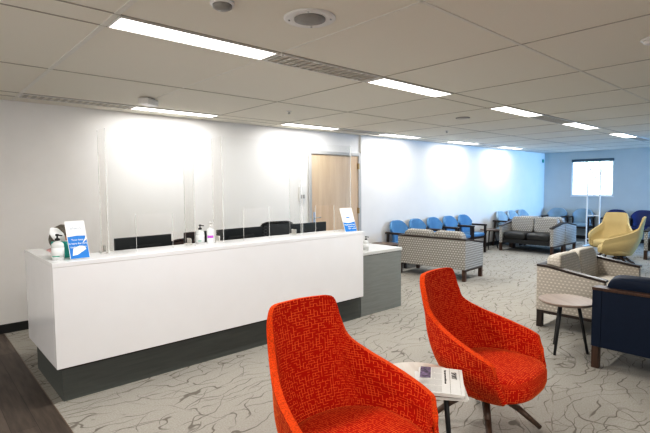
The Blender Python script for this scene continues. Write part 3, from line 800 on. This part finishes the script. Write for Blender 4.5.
def lounge_chair(name, loc, rz, fabric, label, group):
    t = thing(name, label, 'armchair', loc, rz, group)
    n, m = 44, 18
    rim, base = sample(RIM, n), sample(BASE, n)
    rimf = [Vector((-p.x, p.y, p.z)) for p in rim[:0:-1]]+rim
    basf = [Vector((-p.x, p.y, p.z)) for p in base[:0:-1]]+base
    arc = [0]
    for a, b in zip(basf, basf[1:]): arc.append(arc[-1]+((b-a).length*.45+.012))
    bm = BM(); g = []; uvd = {}
    for i, (a, b) in enumerate(zip(basf, rimf)):
        row = []
        for j in range(m+1):
            v = j/m; p = a.lerp(b, v)
            bul = math.sin(math.pi*min(1, v))*(.035)+.03*math.sin(math.pi*min(1, v*1.4))*(1 if v < .72 else 0)
            o = Vector((p.x, p.y+.02, 0)); o = o.normalized() if o.length > .01 else Vector((0, 1, 0))
            q = p+o*bul*.8
            vt = bm.verts.new(q); row.append(vt)
            uvd[vt] = (arc[i]*1.0, (b-a).length*v)
        g.append(row)
    for i in range(len(g)-1):
        for j in range(m): bm.faces.new((g[i][j], g[i+1][j], g[i+1][j+1], g[i][j+1]))
    # bottom pan
    c = bm.verts.new((0, -.05, .285)); uvd[c] = (0, 0)
    for i in range(len(g)-1): bm.faces.new((g[i+1][0], g[i][0], c))
    bm.normal_update()
    uv = bm.loops.layers.uv.verify()
    for f in bm.faces:
        for l in f.loops: l[uv].uv = uvd[l.vert]
    sh = obj('shell', bm, [fabric, M['orangelit'] if fabric is M['orange'] else fabric], t, smooth=True, recalc=False)
    s = sh.modifiers.new('sol', 'SOLIDIFY'); s.thickness = .036; s.offset = 0; s.material_offset_rim = 1; s.use_even_offset = False; s.use_quality_normals = True
    b = sh.modifiers.new('bev', 'BEVEL'); b.width = .016; b.segments = 3; b.limit_method = 'ANGLE'; b.angle_limit = R(50)
    # seat pad: D shaped
    bm = BM(); prof = []
    K = 56
    rings = [(.0, .455), (.55, .455), (.86, .452), (.955, .440), (1.0, .415), (1.0, .355), (.97, .325), (.90, .312), (0, .312)]
    def outl(a):
        ca, sa = math.cos(a), math.sin(a); e = 2/2.9
        x = .318*math.copysign(abs(ca)**e, ca); y = -.075+(.29 if sa < 0 else .30)*math.copysign(abs(sa)**e, sa)
        if y > 0: x *= 1-.42*(y/.225)**1.5*.6
        return x, y
    R_ = []
    for k, z in rings:
        if k == 0: R_.append([bm.verts.new((0, -.075, z))]); continue
        R_.append([bm.verts.new((outl(2*math.pi*i/K)[0]*k, -.075+(outl(2*math.pi*i/K)[1]+.075)*k, z+.012*(1-k) if z > .4 else z)) for i in range(K)])
    for A, B in zip(R_, R_[1:]):
        for i in range(K):
            j = (i+1) % K
            if len(A) == 1: bm.faces.new((A[0], B[i], B[j]))
            elif len(B) == 1: bm.faces.new((A[j], A[i], B[0]))
            else: bm.faces.new((A[i], B[i], B[j], A[j]))
    def fuv(v): 
        if v.co.z > .43: return (v.co.x, v.co.y)
        return (math.atan2(v.co.y+.075, v.co.x)*.3, v.co.z)
    bmesh.ops.recalc_face_normals(bm, faces=bm.faces[:]); uv_set(bm, fuv)
    obj('seat_cushion', bm, fabric, t, smooth=True)
    # swivel base
    obj('hub', lathe([(.05, .19), (.06, .215), (.075, .262), (.16, .283), (.16, .292)], 24), M['black'], t, smooth=True)
    for k in range(4):
        a = R(k*90+32); d = Vector((math.cos(a), math.sin(a), 0)); lg = BM()
        pts = [(.0, .235, .030), (.10, .215, .026), (.22, .135, .021), (.36, .016, .015)]
        for (r0, z0, w0), (r1, z1, w1) in zip(pts, pts[1:]): bar(lg, d*r0+Vector((0, 0, z0)), d*r1+Vector((0, 0, z1)), w0, w1, 10)
        obj('leg', lg, M['walnut'], t, smooth=True)
    return t
o1 = lounge_chair('lounge_chair', (1.535, 1.545, 0), -5, M['orange'], 'red-orange high-back lounge chair turned toward the camera, left of the newspaper table', 'red-orange lounge chairs')
dup(o1, (2.83, 1.535, 0), 4, 'red-orange high-back lounge chair beyond the newspaper table, facing right')
y1 = lounge_chair('lounge_chair', (11.0, 3.12, 0), -86, M['yellow'], 'mustard lounge chair showing its open front, in front of the navy chairs', 'mustard lounge chairs')
dup(y1, (10.05, 2.70, 0), 190, 'mustard lounge chair seen from its side, overlapping the other mustard one')

# ------------------------------------------------------------------ loveseats
def loveseat(loc, rz, fab, seatfab, cushfab, rail, legm, label, front=None, group='two-seat sofas', W=1.34):
    t = thing('loveseat', label, 'sofa', loc, rz, group)
    D = .70; w, d = W/2, D/2
    front = front or fab
    prof = [(-d+.005, .195), (d, .195), (d, .695), (d-.12, .692), (.02, .655), (-d+.005, .600)]
    for s in (-1, 1):
        obj('arm_panel', prism(prof, min(s*w, s*(w-.075)), max(s*w, s*(w-.075)), 'x'), fab, t, bevel=.006)
        rl = [(-d-.005, .600), (.02, .655), (d-.12, .692), (d, .695), (d, .720), (d-.13, .717), (.015, .681), (-d-.005, .624)]
        obj('arm_rail', prism(rl, min(s*(w+.004), s*(w-.085)), max(s*(w+.004), s*(w-.085)), 'x'), rail, t, bevel=.003)
        obj('base_rail', boxes((min(s*w, s*(w-.06)), max(s*w, s*(w-.06)), -d+.02, d-.02, .165, .194)), rail, t)
        for y in (-d+.035, d-.035):
            obj('leg', boxes((min(s*(w-.004), s*(w-.062)), max(s*(w-.004), s*(w-.062)), y-.03, y+.03, 0, .1945)), legm, t, bevel=.003)
    obj('back_panel', boxes((-w+.0755, w-.0755, d-.06, d, .195, .694)), fab, t, bevel=.004)
    obj('back_rail', boxes((-w+.086, w-.086, d-.065, d+.002, .695, .720)), rail, t, bevel=.003)
    obj('front_panel', boxes((-w+.0755, w-.0755, -d+.03, -d+.06, .20, .30)), front, t, bevel=.004)
    obj('seat_deck', boxes((-w+.0755, w-.0755, -d+.061, d-.061, .21, .285)), front, t)
    for s in (-1, 1):
        cw = (W-.16)/2
        obj('seat_cushion', move(cushion(cw-.006, .60, .185, 16, 9), TR(s*cw/2, -.045, .385)), seatfab, t, smooth=True)
        obj('back_cushion', move(cushion(cw-.006, .17, .40, 16, 9), TR(s*cw/2, .185, .625) @ Matrix.Rotation(R(-10), 4, 'X')), cushfab, t, smooth=True)
    return t
loveseat((7.18, 4.80, 0), 95, M['dots'], M['dots'], M['dots'], M['darkwood'], M['legwood'], 'grey patterned loveseat with its back to the camera, beside the blue chair row')
b1 = loveseat((11.27, 4.925, 0), -90, M['dots'], M['blackvinyl'], M['dots'], M['darkwood'], M['legwood'], 'grey patterned loveseat with black seat cushions facing the camera, beyond the back-turned one', front=M['blackvinyl'], W=1.30)
dup(b1, (11.99, 4.925, 0), 90, 'loveseat standing back to back behind the black-cushioned one, only its end showing')
loveseat((5.98, 1.90, 0), 0, M['dotsl'], M['dotsc'], M['dotsc'], M['darkwood'], M['darkwood'], 'cream patterned loveseat with dark sloping arm rails behind the round side table')
loveseat((4.79, .725, 0), 90, M['navy'], M['navy'], M['navy'], M['legwood'], M['legwood'], 'dark navy loveseat seen from behind at the right edge')
dup(b1, (12.03, 2.05, 0), -90, 'grey patterned loveseat cut by the right edge beyond the mustard chairs')

# ------------------------------------------------------------------ guest chairs
def guest_chair(loc, rz, fab, label, group, seatfab=None):
    t = thing('guest_chair', label, 'chair', loc, rz, group)
    W = .28; yb, yf = .22, -.25
    for s in (-1, 1):
        x0, x1 = s*W-.02, s*W+.02
        obj('front_leg', boxes((x0, x1, yf-.02, yf+.025, 0, .645)), M['darkwood'], t, bevel=.003)
        rb = BM(); prism([(yb-.06, .645), (yb-.015, .645), (yb+.03, 0), (yb-.01, 0)], x0, x1, 'x', rb)
        obj('rear_leg', rb, M['darkwood'], t, bevel=.003)
        obj('armrest', boxes((s*W-.028, s*W+.028, yf-.03, yb+.02, .645, .685)), M['darkwood'], t, bevel=.006)
        obj('side_rail', boxes((x0+.008, x1-.008, yf+.0255, yb-.045, .37, .41)), M['darkwood'], t)
    obj('front_rail', boxes((-W+.0205, W-.0205, yf-.005, yf+.02, .36, .405)), M['darkwood'], t)
    obj('seat', move(cushion(.53, .50, .10, 14, 7), TR(0, -.03, .445)), seatfab or fab, t, smooth=True)
    n, m = 20, 14; bm = BM(); g = []
    for j in range(m+1):
        v = j/m; row = []
        for i in range(n+1):
            u = 2*i/n-1
            top = .44+.465*(1-abs(u)**3.6*.36)
            z = .44+(top-.44)*v
            k = min(1, max(0, (z-.60)/.15)); x = (.245+.055*k*k*(3-2*k))*u
            y = .17+.075*((z-.44)/.46)-.085*abs(u)**2.4
            row.append(bm.verts.new((x, y, z)))
        g.append(row)
    for j in range(m):
        for i in range(n): bm.faces.new((g[j][i], g[j+1][i], g[j+1][i+1], g[j][i+1]))
    b = obj('backrest', bm, fab, t, smooth=True, recalc=False)
    s = b.modifiers.new('s', 'SOLIDIFY'); s.thickness = .05; s.offset = -1
    bv = b.modifiers.new('b', 'BEVEL'); bv.width = .018; bv.segments = 3; bv.limit_method = 'ANGLE'; bv.angle_limit = R(50)
    return t
GY = YP-.285
g1 = guest_chair((7.52, GY, 0), 0, M['bluev'], 'mid-blue guest chair beside the small brown table, first of the row along the wall', 'blue guest chairs along the wall')
for x, lab in ((8.155, 'mid-blue guest chair, second from the small brown table along the wall'), (8.79, 'mid-blue guest chair in the middle of the row of five along the wall'),
               (9.425, 'mid-blue guest chair, fourth from the small brown table along the wall'), (10.06, 'mid-blue guest chair showing its whole seat, last of the five along the wall')):
    dup(g1, (x, GY, 0), 0, lab)
p1 = guest_chair((11.93, GY, 0), 0, M['paleblue'], 'pale blue guest chair by the wall just past the dark-legged table, behind the black-cushioned loveseat', 'pale blue guest chairs along the wall')
dup(p1, (12.57, GY, 0), 0, 'pale blue guest chair by the wall, middle one behind the black-cushioned loveseat')
dup(p1, (13.21, GY, 0), 0, 'pale blue guest chair by the wall, nearest the far corner')
FX = XF-.30
dup(p1, (FX, 5.68, 0), -90, 'pale blue guest chair against the window wall, nearest the corner', 'pale blue guest chairs under the window')
dup(p1, (FX, 4.96, 0), -90, 'pale blue guest chair under the window, behind the white standing frame', 'pale blue guest chairs under the window')
n1 = guest_chair((FX, 4.10, 0), -90, M['navychair'], 'navy guest chair against the window wall, just right of the white frame', 'navy guest chairs against the window wall')
dup(n1, (FX, 3.45, 0), -90, 'navy guest chair against the window wall, cut by the right edge')

# ------------------------------------------------------------------ tables
def round_table(name, loc, rz, r, h, top, label, legs=3, splay=.19, lt=.55, spread=.10):
    t = thing(name, label, 'table', loc, rz)
    obj('table_top', lathe([(r-.012, h-.026), (r-.002, h-.016), (r, h-.006), (r-.004, h), (0, h)], 48), top, t, smooth=False)
    un = BM()
    for k in range(legs):
        a = R(360/legs*k); bar(un, (0, 0, h-.038), (spread*math.cos(a), spread*math.sin(a), h-.038), .012, .012, 4)
    obj('under_frame', un, M['black'], t)
    for k in range(legs):
        a = R(360/legs*k); lg = BM()
        bar(lg, (splay*math.cos(a), splay*math.sin(a), 0), (spread*math.cos(a), spread*math.sin(a), h-.028), .012, .016, 12)
        obj('leg', lg, M['black'], t, smooth=True)
    return t
round_table('side_table', (4.70, 1.70, 0), 52, .25, .51, M['tabletop'], 'small round side table with splayed black legs by the cream loveseat')
round_table('side_table', (6.89, 5.85, 0), 20, .27, .50, M['tabletopd'], 'round dark brown side table between the desk end and the blue chairs')
round_table('side_table', (11.0, 5.86, 0), 80, .24, .50, M['tabletopd'], 'dark-legged side table at the far end of the blue chair row', splay=.22)
round_table('coffee_table', (2.185, 1.60, 0), 48, .255, .49, M['tablelight'], 'pale round table holding newspapers between the two orange chairs', spread=.16, splay=.2)

# newspapers
def newspaper(loc, rz, label, w, h, th, under=False):
    t = thing('newspaper', label, 'newspaper', loc, rz, None)
    bm = BM(); n = 8
    # folded stack: slightly curved sheet
    for q in range(3):
        rows = []
        for j in range(n+1):
            y = -h/2+h*j/n; z = th*q/3+.004*math.sin(math.pi*j/n)*(q+1)/3
            o = q*.004
            rows.append([bm.verts.new((-w/2+o, y+o, z)), bm.verts.new((w/2-o, y+o, z)), bm.verts.new((-w/2+o, y+o, z+th/3.2)), bm.verts.new((w/2-o, y+o, z+th/3.2))])
        for A, B in zip(rows, rows[1:]):
            bm.faces.new((A[0], A[1], B[1], B[0])); bm.faces.new((A[2], B[2], B[3], A[3])); bm.faces.new((A[0], B[0], B[2], A[2])); bm.faces.new((A[1], A[3], B[3], B[1]))
        for A in (rows[0], rows[-1]): bm.faces.new((A[0], A[2], A[3], A[1]))
    obj('folded_sheets', bm, M['news'], t)
    zt = th*2/3+th/3.2+.0045
    if under:
        b = BM(); b.faces.new([b.verts.new(p) for p in ((-w/2+.01, -h/2+.02, zt), (w/2-.01, -h/2+.02, zt), (w/2-.01, h/2-.02, zt), (-w/2+.01, h/2-.02, zt))]); obj('print_photo', b, M['photo2'], t)
        return t
    zt += .0005
    obj('masthead_text', text_bm('SPORT', .040, TR(-.115, h/2-.055, zt), align='LEFT', xscale=.8), M['ink'], t)
    obj('headline_text', text_bm('Tigers open season with late win', .017, TR(-w/2+.045, h/2-.095, zt), align='LEFT', xscale=.85), M['ink'], t)
    ln = BM()
    for (x0, x1, y0, y1) in ((-w/2+.012, w/2-.012, h/2-.066, h/2-.0645), (-w/2+.012, w/2-.012, h/2-.012, h/2-.011)): 
        ln.faces.new([ln.verts.new(p) for p in ((x0, y0, zt), (x1, y0, zt), (x1, y1, zt), (x0, y1, zt))])
    obj('rule_line', ln, M['ink'], t)
    tx = BM(); cols = 4; cw = (w-.03)/cols
    for c in range(cols):
        for r in range(26):
            y = h/2-.115-r*.0062
            if c < 2 and y < -.045: continue
            x0 = -w/2+.015+c*cw+.003; x1 = x0+cw-.006-(random.random()*.012 if r % 7 == 6 else 0)
            if y < -h/2+.012: continue
            tx.faces.new([tx.verts.new(p) for p in ((x0, y, zt), (x1, y, zt), (x1, y+.0032, zt), (x0, y+.0032, zt))])
    obj('body_text', tx, M['inklight'], t)
    b = BM(); b.faces.new([b.verts.new(p) for p in ((-w/2+.015, -h/2+.012, zt), (-.01, -h/2+.012, zt), (-.01, -.05, zt), (-w/2+.015, -.05, zt))]); obj('print_photo', b, M['photo'], t)
    return t
newspaper((2.185, 1.455, .4905), -141, 'lower newspaper with a colour photo peeking out under the folded one', .36, .26, .008, True)
newspaper((2.195, 1.46, .507), -146, 'folded newspaper with black headline on the pale round table', .37, .245, .012)

# ------------------------------------------------------------------ white standing frame
t = thing('standing_frame', 'tall white metal frame standing before the far window', 'frame', (13.3, 4.215, 0), 90)
fb = BM(); w = .150
for s in (-1, 1):
    box(fb, s*w-.016, s*w+.016, -.012, .012, 0.03, 2.02)
for z in (2.02, 1.43, .82, .2): box(fb, -w+.016, w-.016, -.011, .011, z-.026, z-.002)
obj('frame', fb, M['whitemetal'], t, bevel=.004)
obj('clear_panel', boxes((-w+.017, w-.017, -.003, .003, 1.43, 1.993)), M['acrylic'], t)
obj('foot', boxes((-w-.03, -w+.03, -.2, .2, 0, .03), (w-.03, w+.03, -.2, .2, 0, .03)), M['whitemetal'], t, bevel=.004)

# ------------------------------------------------------------------ light
wd = bpy.data.worlds.new('World'); bpy.context.scene.world = wd; wd.use_nodes = True
bg = wd.node_tree.nodes['Background']; bg.inputs[0].default_value = (.76, .89, 1.0, 1); bg.inputs[1].default_value = 4
def area(name, loc, rot, sx, sy, power, col):
    l = bpy.data.lights.new(name, 'AREA'); l.shape = 'RECTANGLE'; l.size = sx; l.size_y = sy; l.energy = power; l.color = col
    o = bpy.data.objects.new(name, l); C.objects.link(o); o.location = loc; o.rotation_euler = tuple(R(a) for a in rot); return o
area('daylight_right_windows', (13.5, YR+.02, 1.42), (90, 0, 0), 2.7, 1.75, 145, (.15, .47, 1.0)).data.spread = R(95)
area('left_fill', (XL+.05, 2.6, 1.5), (90, 0, -90), 4.0, 1.8, 38, (1, .97, .94))  # added fill from the left for the desk end, no corridor modelled
area('rear_fill', (.2, -1.2, 2.55), (0, 0, 0), 4.0, 1.2, 85, (1, .97, .93))  # added overhead fill behind the camera, no fixture there

# ------------------------------------------------------------------ camera
cd = bpy.data.cameras.new('Camera'); cam = bpy.data.objects.new('Camera', cd); C.objects.link(cam)
cd.sensor_width = 36; cd.lens = 25.608; cd.clip_start = .05
fw, rt, up = (.671, .739, -.065), (.74, -.673, -.007), (.049, .043, .998)
yaw, pit, rol = R(47.7432), R(-3.7224), R(-.4294)
F = Vector((math.cos(yaw)*math.cos(pit), math.sin(yaw)*math.cos(pit), math.sin(pit)))
Rt = Vector((math.sin(yaw), -math.cos(yaw), 0)); Up = Rt.cross(F)
r2 = math.cos(rol)*Rt+math.sin(rol)*Up; u2 = -math.sin(rol)*Rt+math.cos(rol)*Up
mw = Matrix((r2, u2, -F)).transposed().to_4x4(); mw.translation = (0, 0, 1.62)
cam.matrix_world = mw
bpy.context.scene.camera = cam
vs = bpy.context.scene.view_settings
vs.view_transform = 'Standard'; vs.look = 'None'; vs.exposure = .43; vs.gamma = 1
vs.use_curve_mapping = True
cv = vs.curve_mapping.curves[3]
for p in ((.06, .040), (.22, .205), (.6, .66)): cv.points.new(*p)
vs.curve_mapping.update()
